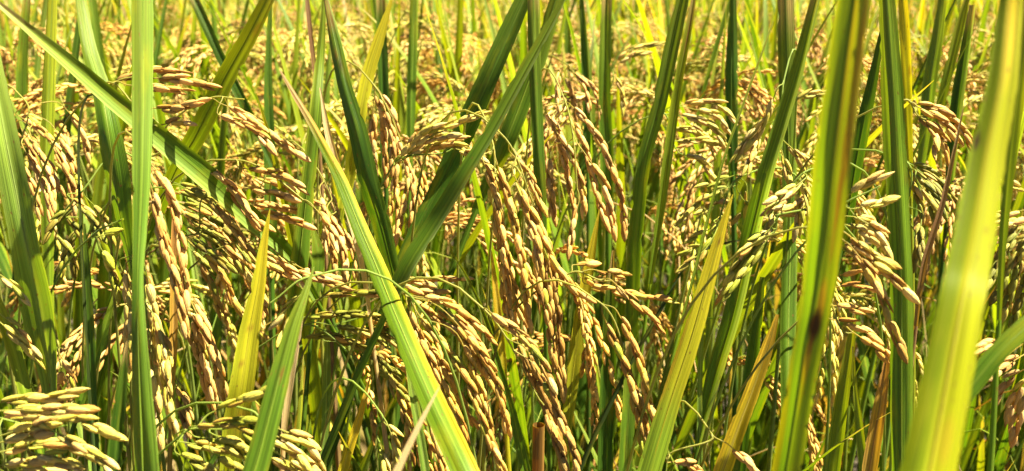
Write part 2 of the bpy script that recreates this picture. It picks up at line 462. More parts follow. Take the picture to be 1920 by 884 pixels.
# ------------------------------------------------------------------ the stalks one can tell apart: leaves
# label, palette, fold (edges towards or away from the lens), roll, centre line from the stalk up: (x, y, metres from lens, width)
BROWN, DBROWN, YEL = (0.17, 0.07, 0.018), (0.045, 0.02, 0.008), (0.36, 0.32, 0.005)
ORA = (0.40, 0.23, 0.02)
LEAVES = [
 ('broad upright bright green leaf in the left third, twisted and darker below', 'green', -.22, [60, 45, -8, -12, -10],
  [(268,905,.400,48),(262,760,.405,36),(258,620,.41,27),(258,520,.415,20),(262,430,.42,27),(266,320,.425,34),(268,160,.435,38),(268,-40,.445,40)], {'n': 40, 'sides': [(.1, .9, (0.20,0.34,0.04), .5)]}),  # sides: right half painted lighter, as the lit side of the fold
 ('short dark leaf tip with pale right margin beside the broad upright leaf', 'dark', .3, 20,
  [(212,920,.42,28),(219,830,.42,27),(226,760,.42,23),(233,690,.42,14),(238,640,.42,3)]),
 ('long leaf slanting from the top left corner down behind the broad upright leaf', 'green', .34, -14,
  [(600,575,.60,12),(545,482,.575,24),(480,420,.55,38),(400,345,.525,45),(310,270,.505,42),(220,195,.49,36),(120,110,.475,27),(0,10,.46,12),(-30,-15,.46,7)], {'n': 36, 'sides': [(.0, -.5, (0.30,0.42,0.10), .45)]}),  # sides: lower left half painted paler, standing for light on the fold
 ('wide pale green leaf at the left edge darkening towards its low pointed base', 'pale', .3, [55, 45, -5, -12],
  [(100,810,.49,12),(97,720,.49,28),(88,640,.485,50),(75,560,.48,56),(48,450,.47,50),(28,350,.465,50),(8,250,.46,46),(-12,140,.46,38),(-35,0,.465,26)], {'n': 34}),
 ('narrow green leaf standing upright in the top left corner', 'green', .2, 20, [(30,470,.85,16),(34,350,.85,20),(38,230,.85,21),(43,100,.85,18),(53,-30,.85,13)]),
 ('upright yellow-green leaf with a dark midrib near the left edge', 'lime', -.3, 8, [(93,620,.66,14),(92,540,.66,17),(90,470,.66,21),(87,300,.66,26),(92,150,.66,23),(98,0,.66,17),(101,-50,.66,14)]),
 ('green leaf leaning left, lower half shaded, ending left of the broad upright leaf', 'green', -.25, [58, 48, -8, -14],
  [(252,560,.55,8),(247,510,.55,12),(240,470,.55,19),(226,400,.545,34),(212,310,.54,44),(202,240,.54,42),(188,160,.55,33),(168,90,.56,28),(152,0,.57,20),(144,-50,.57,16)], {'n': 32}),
 ('speckled yellow-green leaf slanting up to the right above the tan grains', 'lime', .22, -12,
  [(290,410,.63,22),(335,310,.61,32),(370,250,.60,38),(420,150,.59,36),(470,60,.58,31),(525,-50,.57,20)], {'lesions': [(.80,.5,.03,.3,BROWN,.7),(.55,.2,.02,.15,BROWN,.5)]}),
 ('thin dark green leaf leaning left behind the speckled slanting leaf', 'dark', .2, 10, [(520,330,.76,10),(490,260,.76,15),(455,190,.75,18),(415,110,.75,18),(365,0,.75,18),(345,-50,.75,15)]),
 ('dark narrow upright leaf with a fine tip right of the speckled slanting leaf', 'dark', .25, 0, [(509,520,.78,20),(508,420,.78,24),(506,300,.78,23),(503,150,.78,15),(506,30,.78,8),(509,-40,.78,4)]),
 ('upright green leaf left of the long yellow slanting leaf, broadening downwards', 'green', -.22, 5,
  [(540,660,.57,16),(552,560,.565,28),(560,500,.56,34),(571,400,.56,30),(583,290,.56,25),(592,200,.56,23),(600,110,.57,17),(606,30,.57,9),(608,-20,.57,5)], {'sides': [(-.3, -1, (0.33,0.38,0.03), .6)]}),
 ('short rounded green leaf piece tucked behind the upright leaf in the left centre', 'green', .1, -15, [(588,580,.60,12),(594,520,.60,22),(596,475,.60,23),(586,425,.60,5)]),
 ('long slanting leaf with a yellow margin and tan tip, nearest in the centre', 'lime', -.16, [-12, -6, 0],
  [(912,975,.39,56),(873,884,.40,52),(803,733,.43,47),(742,590,.46,40),(706,500,.48,36),(672,420,.495,30),(640,340,.51,25),(612,285,.52,19),(580,225,.53,13),(550,175,.54,9),(525,132,.55,3)],
  {'n': 44, 'across': 12, 'sides': [(.5, .3, (0.085,0.155,0.006), .9), (.45, .75, YEL, .85), (.85, 1, ORA, .6)], 'lesions': [(1.0, 0, .17, 3, (0.34,0.22,0.09), 1), (.80, .6, .10, .6, ORA, .6), (.3,-.2,.006,.05,BROWN,.5)]}),
 ('dark green leaf with brown spots leaning left, in the upper left centre', 'dark', -.18, 25,
  [(752,600,.535,10),(743,550,.535,18),(733,500,.53,27),(713,420,.525,36),(690,340,.52,38),(670,250,.52,36),(645,160,.53,28),(627,75,.54,22),(611,0,.55,10),(604,-30,.55,4)],
  {'n': 40, 'across': 10, 'sides': [(.4, 1, (0.16,0.28,0.02), .7)], 'lesions': [(.735,.1,.02,.28,DBROWN,.8),(.77,-.2,.018,.3,BROWN,.6),(.56,-.2,.010,.2,DBROWN,.6),(.88,0,.03,.6,BROWN,.6)]}),
 ('pale yellow leaf tip leaning right beside the spotted dark leaf', 'yellow', .15, -10, [(640,400,.67,18),(655,330,.67,23),(672,230,.66,25),(690,140,.66,25),(710,75,.66,21),(730,12,.66,8),(737,-12,.66,3)]),
 ('dark upright leaf behind the pale yellow leaf tip', 'dark', .2, 15, [(724,350,.8,15),(722,260,.8,20),(720,170,.8,20),(716,60,.8,19),(713,-30,.8,16)]),
 ('straight green upright leaf alone in the upper centre left', 'green', -.2, 0, [(768,320,.85,12),(770,220,.85,17),(772,150,.85,18),(775,60,.85,17),(777,-30,.85,14)]),
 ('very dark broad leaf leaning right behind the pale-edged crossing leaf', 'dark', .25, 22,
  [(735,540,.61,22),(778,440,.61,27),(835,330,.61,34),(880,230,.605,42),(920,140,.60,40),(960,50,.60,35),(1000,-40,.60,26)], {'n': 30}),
 ('leaf with one pale margin leaning right, crossing in front of the dark leaves', 'green', .32, 28,
  [(722,590,.52,20),(765,500,.515,31),(815,420,.515,31),(870,330,.51,28),(925,240,.51,25),(980,140,.51,22),(1030,50,.51,16),(1066,-18,.51,6)], {'n': 32, 'sides': [(.35, .8, (0.30,0.40,0.12), .7)]}),
 ('straight vertical leaf with a light midrib line, just above the central ears', 'green', -.25, 0,
  [(1019,540,.575,14),(1016,470,.57,19),(1014,380,.565,23),(1010,290,.56,23),(1004,150,.56,24),(1000,0,.56,24),(997,-60,.56,22)]),
 ('broad green leaf leaning right, behind the vertical leaf above the central ears', 'green', -.2, 20,
  [(890,400,.67,18),(915,340,.67,24),(950,260,.66,36),(985,170,.66,37),(1020,70,.66,31),(1050,-25,.66,22)]),
 ('slim dark upright leaf in the top centre right of the crossing leaf', 'dark', .2, 10, [(1102,320,.85,10),(1101,230,.85,14),(1098,150,.85,15),(1094,60,.85,12),(1089,-20,.85,7)]),
 ('upright green leaf in the upper centre left of the pale nodding ear', 'green', .25, 5, [(1140,420,.8,18),(1138,300,.8,27),(1134,200,.8,24),(1135,100,.8,23),(1139,-30,.8,19)]),
 ('green leaf leaning right with its shaded foot right of the hanging tan ears', 'green', .2, 20,
  [(1183,680,.60,20),(1186,580,.60,26),(1190,480,.60,28),(1198,390,.60,27),(1210,295,.60,27),(1236,200,.60,27),(1258,100,.60,28),(1280,0,.60,25),(1292,-50,.60,21)], {'n': 30}),
 ('yellow-green leaf with a brown streak near its top, right beside the leaning green leaf', 'lime', .2, 10,
  [(1218,540,.62,9),(1226,480,.62,12),(1240,390,.62,16),(1253,290,.62,18),(1273,150,.62,17),(1292,50,.62,13),(1304,-20,.62,8)], {'across': 8, 'n': 32, 'lesions': [(.86,.1,.09,.25,BROWN,.8)]}),
 ('dark green upright leaf tip hanging alone in the upper right centre', 'dark', -.2, 10, [(1374,330,.75,16),(1372,260,.75,23),(1371,150,.75,24),(1373,60,.75,18),(1375,-30,.75,10)]),
 ('tall straight green leaf with slanting shadow bands low on it', 'green', -.18, 0,
  [(1478,860,.60,20),(1478,760,.61,27),(1478,600,.63,30),(1482,420,.65,27),(1478,250,.66,29),(1475,120,.66,32),(1472,-30,.66,31)], {'n': 30}),
 ('long leaf with a whitish margin leaning right from the lower centre right to the top', 'green', .35, 25,
  [(1308,840,.55,10),(1322,775,.55,20),(1345,690,.55,30),(1375,590,.545,33),(1405,460,.54,33),(1437,330,.53,31),(1470,220,.53,28),(1500,120,.53,24),(1530,0,.53,18),(1542,-40,.53,15)], {'n': 36, 'sides': [(.25, .6, (0.32,0.45,0.16), .75)]}),
 ('bright yellow pointed leaf rising from the bottom right centre', 'yellow', -.15, -16,
  [(1205,930,.47,44),(1240,810,.47,43),(1265,730,.47,38),(1295,640,.47,37),(1318,560,.47,34),(1340,480,.47,25),(1360,410,.47,13),(1374,365,.47,2)],
  {'n': 30, 'across': 10, 'lesions': [(.85,.1,.012,.3,BROWN,.8),(.02,0,.30,3,(0.17,0.29,0.02),.8),(.45,-1,.2,.25,ORA,.7)]}),
 ('big out-of-focus green leaf with brown streaks and a dark brown blotch, right of centre', 'lime', -.14, -6,
  [(1455,980,.305,54),(1475,884,.30,54),(1506,700,.29,54),(1527,590,.285,58),(1540,500,.28,64),(1552,400,.275,68),(1563,290,.27,70),(1581,150,.265,66),(1602,0,.26,62),(1612,-70,.258,56)],
  {'n': 70, 'across': 18, 'sides': [(.1,-.1,(0.14,0.29,0.02),.5), (-.7,-.95, (0.40,0.40,0.02), .6)],
   'lesions': [(.43,.30,.05,.25,ORA,.85),(.33,.10,.05,.22,ORA,.8),(.28,.1,.06,.12,YEL,.6),(.62,.50,.05,.16,BROWN,.8),(.70,.62,.06,.22,BROWN,.7),(.82,.72,.14,.22,ORA,.75),(.55,.45,.05,.13,BROWN,.6),(.86,.12,.16,.10,ORA,.45),(.15,-.8,.15,.25,YEL,.7),(.392,.15,.032,.42,DBROWN,1.0),(.355,.1,.02,.2,BROWN,.7)]}),
 ('clear green upright leaf between the two blurred leaves on the right', 'green', -.26, 4,
  [(1690,960,.45,32),(1690,860,.45,37),(1690,720,.45,41),(1690,560,.45,41),(1686,430,.45,39),(1678,290,.45,42),(1671,150,.45,40),(1662,0,.45,30),(1657,-50,.45,26)],
  {'n': 40, 'across': 10, 'sides': [(.05, .5, (0.20,0.34,0.02), .7)], 'lesions': [(.74,.95,.02,.12,BROWN,.7),(.62,.9,.015,.12,BROWN,.6)]}),  # sides: brighter right half is sunlight on the fold, put into the colour
 ('slim bright yellow leaf just behind the clear green upright leaf on the right', 'yellow', .2, 10, [(1708,380,.6,8),(1705,280,.6,13),(1701,160,.6,18),(1697,60,.6,19),(1691,-30,.6,16)], {'lesions': [(.6,.6,.02,.4,BROWN,.6)]}),
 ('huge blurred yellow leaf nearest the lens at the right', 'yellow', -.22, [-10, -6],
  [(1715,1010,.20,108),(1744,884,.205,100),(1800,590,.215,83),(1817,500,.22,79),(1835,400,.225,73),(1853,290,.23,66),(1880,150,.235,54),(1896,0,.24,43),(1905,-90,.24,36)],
  {'n': 60, 'across': 18, 'sides': [(-.1, .1, (0.28,0.30,0.004), .9), (-.1, -.3, (0.13,0.18,0.002), .95)], 'lesions': [(.655,-.72,.016,.18,DBROWN,1.0),(.5,.5,.006,.06,BROWN,.7),(.35,-.4,.006,.06,BROWN,.7),(.92,.2,.16,.5,(0.56,0.40,0.02),.6),(.15,.35,.04,.25,ORA,.35)]}),  # sides: yellow right and olive left halves paint transmitted light and shade
 ('green leaf at the right edge beside the huge yellow leaf', 'lime', .2, 5, [(1872,620,.40,8),(1880,460,.40,14),(1892,320,.40,22),(1908,180,.40,25),(1926,40,.40,25),(1936,-60,.40,22)]),
 ('green leaf slanting out of the lower right edge behind the huge yellow leaf', 'green', .2, 25, [(1760,850,.35,26),(1795,765,.35,33),(1830,715,.35,37),(1880,655,.35,37),(1940,600,.35,35),(2010,545,.35,26)]),
 ('dark leaf leaning right between the blotched leaf and the clear green leaf', 'dark', .3, 18, [(1575,470,.56,18),(1590,400,.56,24),(1607,300,.555,27),(1625,210,.55,25),(1645,110,.55,15),(1662,20,.55,6)]),
 ('grey-green leaf leaning right in the upper right beyond the nodding ear', 'pale', .3, 15, [(1726,320,.75,14),(1737,230,.75,22),(1745,150,.75,25),(1760,60,.75,21),(1772,-30,.75,13)]),
 ('slim yellow-green leaf leaning right at the upper right', 'lime', .2, 10, [(1735,300,.8,9),(1755,230,.8,14),(1775,150,.8,18),(1795,70,.8,17),(1818,-20,.8,10)]),
 ('dark leaf with a pale right margin in the upper right corner', 'dark', .3, 20, [(1778,380,.7,13),(1785,300,.7,19),(1795,200,.7,22),(1808,110,.7,19),(1824,10,.7,11)], {'sides': [(.4,.8,(0.30,0.42,0.15),.7)]}),
 ('yellow withering leaf pointing up in the lower left beside the tan ears', 'yellow', .2, -16,
  [(430,880,.50,40),(440,800,.495,46),(453,720,.49,46),(468,620,.49,38),(483,540,.49,28),(494,460,.49,16),(506,393,.49,2)], {'n': 30, 'across': 10, 'sides': [(-.3,-1,(0.30,0.36,0.02),.6)], 'lesions': [(.55,0,.012,.3,BROWN,.7),(.42,-.3,.010,.2,BROWN,.6),(.2,.4,.05,.4,ORA,.6)]}),
 ('bright green pointed leaf close to the lens in the lower left, brown fleck on it', 'green', -.25, 8,
  [(440,985,.365,46),(478,880,.37,47),(505,780,.375,43),(528,690,.38,37),(550,610,.385,28),(572,550,.39,15),(589,500,.395,2)], {'n': 30, 'across': 10, 'lesions': [(.56,.15,.03,.18,BROWN,.75)]}),
 ('pinkish dry leaf strip hanging right behind the bright green pointed leaf', 'dry', .35, 0, [(531,840,.44,8),(534,790,.44,12),(545,700,.44,17),(559,610,.44,16),(568,550,.44,5)]),
 ('reddish brown dead leaf strip among the left ears', 'rust', .3, 0, [(321,760,.51,6),(323,700,.51,12),(325,640,.51,16),(326,540,.51,15),(325,450,.51,9),(324,410,.51,3)]),
 ('slim pale bluish green leaf left of the foot of the long yellow-edged leaf', 'pale', .2, 0, [(812,970,.49,18),(803,915,.49,18),(790,830,.49,17),(776,750,.49,15),(762,660,.49,10),(752,600,.49,2)]),
 ('blurred dry straw tip close to the lens at the bottom centre', 'straw', .1, 0, [(715,950,.29,17),(735,905,.30,15),(765,840,.31,12),(795,780,.32,8),(824,726,.33,2)], {'low': 0}),
 ('small orange-yellow leaf pointing up at the bottom left of centre', 'gold', .2, 0, [(630,940,.55,20),(643,884,.55,20),(657,835,.55,18),(672,790,.55,15),(685,740,.55,8),(695,704,.55,2)]),
 ('orange withered leaf leaning right at the bottom right of centre', 'gold', .25, 5, [(1338,940,.50,34),(1355,884,.50,34),(1385,800,.50,32),(1412,730,.50,28),(1440,650,.50,22),(1458,590,.50,6)], {'sides': [(-.2,-.8,(0.55,0.36,0.02),.8)]}),
 ('brown withered leaf standing at the foot of the clear green upright leaf', 'rust', .3, 0, [(1622,950,.49,28),(1630,884,.49,28),(1645,790,.49,26),(1658,710,.49,17),(1666,650,.49,4)]),
 ('yellowing green leaf low between the blotched leaf and the brown withered leaf', 'lime', .25, 10, [(1555,950,.58,24),(1560,900,.58,26),(1572,800,.58,28),(1585,710,.58,23),(1596,640,.58,16),(1602,590,.58,6)]),
 ('slender split yellow-green leaf low beside the brown withered leaf', 'lime', .2, 0, [(1622,930,.55,10),(1617,860,.55,16),(1610,790,.55,15),(1603,720,.55,9),(1599,650,.55,3)]),
 ('thin light green leaf upright in the dark gap at the lower left of centre', 'pale', .2, 0, [(603,930,.6,10),(606,860,.6,13),(611,780,.6,16),(613,690,.6,15),(615,610,.6,5)]),
 ('yellow-green leaf tip behind the forked little ear in the centre right', 'yellow', .2, 0, [(1050,900,.6,18),(1062,800,.6,22),(1080,660,.6,27),(1093,570,.6,24),(1108,480,.6,17),(1124,393,.6,2)]),
 ('orange thin leaf behind the central hanging ears', 'gold', .2, 0, [(946,760,.62,14),(941,690,.62,19),(936,620,.62,17),(929,540,.62,12),(921,470,.62,3)]),
 ('thin dry brown blade leaning right, beside the huge yellow leaf', 'brown', .3, 0, [(1716,620,.47,7),(1724,550,.47,10),(1737,480,.47,12),(1765,390,.47,11),(1788,290,.47,7),(1806,205,.47,2)]),
 ('dry tan leaf strip folded behind the upper part of the long yellow-edged leaf', 'dry', .3, 0, [(694,600,.555,6),(684,525,.555,10),(664,435,.555,12),(637,335,.55,16),(615,250,.55,13),(600,165,.55,3)]),
 ('thin purplish dead leaf at the top left of centre', 'brown', .2, 0, [(596,220,.7,5),(592,150,.7,7),(585,90,.7,9),(575,-10,.7,8),(571,-50,.7,6)]),
 ('thin dark weed stem bent over at its top, left of the broad upright leaf', 'weed', .1, 0,
  [(172,800,.50,6),(166,700,.50,6),(158,560,.50,6),(151,420,.50,5.5),(147,300,.50,5),(150,225,.50,4.5),(160,187,.50,4),(172,177,.50,3.5),(182,186,.50,2)], {'name': 'weed_stem', 'cat': 'weed', 'low': 0, 'n': 40}),
 ('thin straight yellowish stalk leaning right across the loose green ear', 'lime', .1, 0, [(1268,640,.52,5),(1300,520,.52,6),(1330,400,.52,6),(1357,299,.52,5),(1392,200,.52,5),(1425,110,.52,4),(1450,40,.52,2)], {'low': 0}),
 ('thin pale stalk with joints standing in the lower right centre', 'pale', .1, 0, [(1311,930,.55,12),(1312,860,.55,12),(1312,790,.55,11),(1313,700,.55,9),(1318,600,.55,7),(1330,500,.55,4)]),
 ('dark blade of grass crossing low behind the green-gold hanging ear', 'weed', .1, 0, [(1250,560,.58,4),(1285,500,.58,5),(1320,470,.58,5),(1365,455,.58,4),(1400,450,.58,2)], {'low': 0}),
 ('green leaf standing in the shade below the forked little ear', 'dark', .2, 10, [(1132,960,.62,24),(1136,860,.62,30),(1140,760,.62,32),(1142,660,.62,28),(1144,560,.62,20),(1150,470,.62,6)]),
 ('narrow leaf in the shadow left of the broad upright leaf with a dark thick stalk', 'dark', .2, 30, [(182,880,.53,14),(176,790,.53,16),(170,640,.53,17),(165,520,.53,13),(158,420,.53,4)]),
 ('green leaf low at the left edge beside the pale wide leaf', 'lime', .2, 5, [(62,800,.47,18),(46,730,.47,24),(28,660,.47,26),(8,600,.47,22),(-18,530,.47,10)]),
 ('short leaf in the shade leaning right between the dark stalk and the broad upright leaf', 'green', .2, 10, [(150,760,.56,14),(172,690,.56,18),(192,630,.56,17),(210,570,.56,9),(220,530,.56,3)]),
 ('two-toned leaf tip standing behind the hanging ears at the bottom centre', 'green', .3, 10, [(1002,960,.55,22),(985,880,.55,20),(965,790,.55,17),(940,700,.55,13),(915,610,.55,9),(880,530,.55,7),(845,470,.55,4)]),
 ('green leaf behind the ear that hangs alone right of the bottom centre', 'green', .2, -10, [(1168,960,.58,22),(1172,880,.58,26),(1178,780,.58,27),(1182,700,.58,24),(1180,640,.58,16)]),
 ('dark green leaf in the gap right of the yellow pointed leaf', 'dark', .2, 15, [(1385,900,.60,22),(1395,800,.60,26),(1408,700,.60,26),(1420,600,.60,20),(1430,520,.60,10)]),
]
# ------------------------------------------------------------------ the ears one can tell apart
# label, grain colour, neck (x, y, metres), branches from neck to tip
PANICLES = [
 ('large golden ear hanging straight down in the centre of the picture', 'gold', (922,262,.535), [
   [(905,300),(925,350),(940,430),(950,520),(956,605)], [(930,300),(955,380),(975,470),(985,540),(992,612)],
   [(925,390),(943,480),(962,550),(985,598)], [(915,340),(932,400),(940,480),(946,560),(950,600)], [(940,330),(962,410),(978,480),(1000,530)],
   [(930,350),(938,420),(955,500),(965,570)]], {'thick': .03}),
 ('thick golden ear right of the central one, its long braids sweeping down to the right', 'gold', (938,250,.52), [
   [(960,290),(985,315),(1003,355),(1016,388)], [(962,325),(992,390),(1020,455),(1048,508),(1075,540),(1103,558)],
   [(970,350),(990,410),(1005,450),(1012,500)], [(1000,380),(1015,430),(1030,480),(1040,530)]], {'thick': .02}),
 ('dull brown ear hanging below the central golden ears', 'brown', (1000,385,.535), [
   [(1005,400),(1012,460),(1018,530),(1028,600),(1036,660),(1052,715)], [(1018,430),(1035,500),(1045,580),(1050,650),(1056,735)],
   [(1010,420),(1025,490),(1030,560),(1036,620)], [(1000,430),(1008,500),(1014,570)]], {'up': .2}),
 ('pale green-gold ear pointing right in the upper centre', 'pale', (735,312,.56), [
   [(745,295),(785,262),(830,240),(865,228),(903,213)], [(755,300),(800,278),(850,268),(868,285)], [(745,305),(785,255),(835,236)], [(760,290),(805,262),(858,255)],
   [(765,295),(820,275),(862,278)], [(850,278),(880,288),(905,302),(930,330)], [(752,290),(790,262),(822,256)]], {'up': .6, 'thick': .035}),
 ('pinkish tan ear drooping between the spotted dark leaf and the pale pointing ear', 'tan', (697,155,.63), [
   [(700,165),(715,205),(720,260),(725,330)], [(712,172),(738,220),(745,290),(738,350)], [(745,250),(765,320),(755,390),(742,450)], [(700,200),(700,270),(705,345)], [(720,200),(735,260),(735,320)], [(765,300),(775,360),(770,430)]]),
 ('trio of slender tan ears braids hanging right of the vertical central leaf', 'tan', (1058,186,.60), [
   [(1070,197),(1100,230),(1125,265),(1140,300),(1158,345),(1168,390),(1170,432)], [(1068,215),(1090,260),(1105,310),(1118,360),(1137,420)],
   [(1022,207),(1050,255),(1075,300),(1090,350),(1095,392)], [(1030,290),(1032,340),(1040,415)], [(1042,240),(1058,300),(1068,350),(1078,400)], [(1085,380),(1075,420),(1068,470)], [(1105,300),(1130,340),(1145,400),(1150,430)]], {'thick': .05}),
 ('small forked ear spreading right with few grains, right of the centre', 'gold', (1070,512,.53), [
   [(1075,497),(1120,495)], [(1114,506),(1170,517)], [(1096,532),(1143,543),(1190,553),(1250,562)], [(1147,526),(1178,555),(1218,590),(1243,618)], [(1088,520),(1110,530)]], {'thick': .01, 'spacing': .0055, 'up': .3}),
 ('two golden braids hanging alone right of the bottom centre', 'gold', (1125,568,.50), [
   [(1130,590),(1157,652),(1177,696),(1191,754),(1204,818),(1210,866)], [(1157,584),(1180,628),(1201,682),(1211,730),(1225,788),(1222,812)], [(1185,700),(1200,760),(1218,820)]], {'thick': .008, 'slope': .01}),
 ('broad golden ear fanning down from behind the long yellow-edged leaf', 'gold', (745,545,.52), [
   [(770,560),(810,590),(850,620),(880,650),(905,690),(925,722)], [(780,556),(830,565),(870,590),(920,632)], [(765,575),(790,640),(815,690),(835,730),(855,770),(872,812)],
   [(785,590),(835,650),(875,710),(898,770),(920,830),(945,884)], [(850,600),(893,650),(925,700),(943,760),(950,800)], [(815,575),(862,610),(890,650),(920,720)],
   [(865,640),(897,720),(915,790),(930,850),(940,890)], [(775,600),(815,660),(850,720),(885,790)], [(800,760),(818,820),(835,884)], [(840,580),(880,620),(905,660)]], {'thick': .05, 'up': .4}),
 ('brown-gold ear on a thin arching green stalk, reaching the bottom centre', 'brown', (905,578,.47), [
   [(912,580),(970,622),(1000,655),(1025,700),(1042,740)], [(970,640),(990,690),(1015,742),(1040,812),(1055,875)], [(1005,690),(1030,735),(1052,790),(1070,832),(1086,878)], [(990,660),(1012,720),(1035,780),(1050,830)], [(1020,760),(1040,820),(1062,880)]], {'thick': .012, 'up': .1, 'ox': -.08}),
 ('tall tan braid hanging right beside the broad upright leaf', 'tan', (278,296,.455), [
   [(282,306),(305,336),(322,376),(333,420),(339,462),(346,508),(350,562)], [(281,342),(292,385),(300,430),(315,480),(328,525),(338,570),(346,612)], [(283,372),(298,415),(312,462),(326,500)]], {'thick': .012, 'slope': .01}),
 ('pale yellow ear hanging in two halves either side of the broad upright leaf', 'pale', (262,470,.47), [
   [(224,494),(236,530),(240,590),(240,655)], [(236,500),(246,560),(248,630),(246,690)], [(272,500),(281,540),(290,610),(300,680),(312,740),(322,800)], [(276,560),(296,620),(308,690),(318,760),(330,825)],
   [(282,650),(290,710),(296,780),(303,836)], [(268,520),(276,590),(284,660),(292,740)], [(296,600),(312,650),(318,700)]], {'thick': .03, 'spacing': .0040}),
 ('few greenish grains on a curved thin branch left of the broad upright leaf', 'green', (176,440,.47), [[(183,455),(204,494),(214,530),(222,556)], [(178,446),(198,440),(214,438)]], {'thick': .005, 'up': .3}),
 ('tan ear hanging over the yellow withering leaf at the lower left', 'tan', (345,520,.50), [
   [(353,545),(375,585),(395,640),(412,690),(420,730)], [(350,600),(366,650),(380,700),(394,756)], [(360,570),(384,620),(402,670),(416,740)], [(352,575),(372,630),(388,690),(402,750)]], {'thick': .02}),
 ('greyish small ear in the shade behind the pale yellow ear', 'brown', (322,705,.54), [[(329,720),(345,745),(357,784)], [(330,735),(340,770),(350,800)]], {'thick': .01}),
 ('pale ear spreading to the right in the bottom left corner', 'pale', (-30,792,.40), [
   [(-10,756),(40,750),(90,746),(143,738)], [(-10,771),(60,768),(110,768),(166,768)], [(0,818),(40,805),(88,794),(136,784),(170,798),(217,815)], [(-10,832),(40,822),(85,814)],
   [(-10,850),(68,835),(129,838),(183,859)], [(-10,874),(68,866),(139,872)], [(92,803),(136,828),(183,855),(212,884)], [(60,850),(110,858),(150,880)], [(-10,790),(30,785),(70,782)], [(20,880),(70,884),(120,892)]], {'thick': .035, 'slope': .02, 'up': .6}),
 ('yellow-green ear arching low beside the bright green pointed leaf at the bottom', 'green', (345,812,.415), [
   [(395,775),(430,760),(470,745),(496,734)], [(362,800),(410,795),(460,790),(500,800)], [(335,828),(380,836),(425,848)], [(330,850),(370,868),(400,890)], [(400,815),(450,836),(472,870)], [(370,820),(410,826),(450,850)], [(440,800),(470,820),(490,850)], [(400,850),(430,868),(460,890)]], {'thick': .03, 'up': .5}),
 ('golden ear tips right behind the foot of the bright green pointed leaf', 'pale', (470,770,.425), [
   [(510,800),(550,815),(575,830),(598,872)], [(498,826),(545,846),(590,884)], [(495,850),(530,872),(560,895)], [(505,812),(540,830),(566,860)], [(520,850),(560,880),(590,900)]], {'thick': .02, 'up': .3}),
 ('pale grains reaching in from the left edge at mid height', 'pale', (-25,500,.46), [[(-5,512),(20,530),(47,560)], [(-5,585),(25,610),(52,645),(73,670)], [(-5,600),(30,632),(55,660)]], {'thick': .01}),
 ('grains on a horizontal ear passing behind the broad upright leaf near the top left', 'tan', (195,158,.50), [
   [(206,157),(244,144),(288,133),(340,138)], [(288,147),(340,150),(394,163)], [(285,203),(326,203),(376,192)], [(240,160),(300,165),(345,172)], [(295,236),(330,230),(358,236)]], {'thick': .02, 'up': .6}),
 ('slender tan ear running down to the right from behind the speckled slanting leaf', 'tan', (392,186,.53), [
   [(415,195),(450,210),(480,230),(524,265),(570,297)], [(410,216),(445,228),(478,246),(510,280)], [(430,200),(470,225),(500,250)]], {'thick': .015}),
 ('tan ear pointing right beneath the slender descending ear in the left centre', 'tan', (440,300,.55), [
   [(452,316),(500,322),(540,336),(570,354)], [(470,330),(520,345),(560,365),(600,384)], [(455,378),(500,384),(558,396)], [(480,400),(530,408),(580,425)], [(450,350),(500,360),(545,372)], [(590,390),(615,420),(628,460)]], {'thick': .04}),
 ('tan ear following the underside of the long slanting leaf', 'tan', (345,280,.53), [
   [(360,294),(407,327),(441,358),(472,405),(502,428)], [(385,310),(420,345),(452,385),(480,420)]], {'thick': .012}),
 ('dense green-gold ear spreading down right below the long slanting leaf', 'olive', (305,352,.56), [
   [(325,342),(370,360),(410,390),(440,432)], [(330,378),(380,398),(430,438),(462,482)], [(340,418),(395,448),(440,490),(472,522)], [(335,395),(375,420),(415,450),(445,500)],
   [(330,360),(372,380),(405,410)], [(345,440),(390,470),(425,500)], [(340,350),(390,372),(428,412),(455,452)], [(350,460),(385,500),(400,540)]], {'thick': .06, 'spread': 20}),
 ('gold ear hanging from the dense green-gold one towards the yellow withering leaf', 'gold', (365,440,.545), [
   [(377,473),(415,515),(435,560),(455,588)], [(390,371),(441,432),(475,477),(530,512)], [(400,440),(440,480),(470,530)], [(370,490),(395,530),(412,580)], [(420,470),(450,500),(480,540),(500,580)]], {'thick': .04}),
 ('row of pale grains running right in front of the upright leaf in the left centre', 'tan', (470,452,.545), [[(480,466),(530,494),(552,508),(609,528),(642,536)], [(560,500),(590,515),(630,522)], [(500,480),(530,505),(560,530)]], {'thick': .01}),
 ('five pale separate grains hanging left of the bright green pointed tip', 'pale', (578,520,.44), [[(572,545),(541,576),(515,600),(495,612)], [(572,560),(552,590),(535,625)]], {'thick': .004, 'spacing': .0085, 'spread': 18, 'up': .4}),
 ('shaded green-brown ear running right behind the long yellow-edged leaf', 'olive', (560,612,.56), [
   [(571,595),(620,590),(670,590),(725,598)], [(565,635),(615,630),(683,655),(717,682),(738,730)], [(600,560),(640,552),(683,551),(720,552)], [(610,640),(660,645),(700,670),(740,700)], [(660,630),(700,620),(735,640)], [(697,686),(735,715),(768,754)], [(620,610),(670,620),(715,640)]], {'thick': .04, 'up': .3}),
 ('tan grains lying level right of the long yellow-edged leaf', 'tan', (722,505,.57), [[(738,517),(770,525),(802,534)], [(785,524),(830,524),(877,525)], [(740,530),(780,545),(830,548)]], {'thick': .01}),
 ('tan ear drooping behind the upright leaf and the long yellow-edged leaf', 'tan', (590,310,.64), [
   [(600,330),(625,380),(635,440),(645,500)], [(615,395),(640,450),(650,520)], [(605,420),(622,470),(630,530)], [(600,360),(612,410),(615,460)], [(640,420),(660,470),(668,520)]], {'thick': .04}),
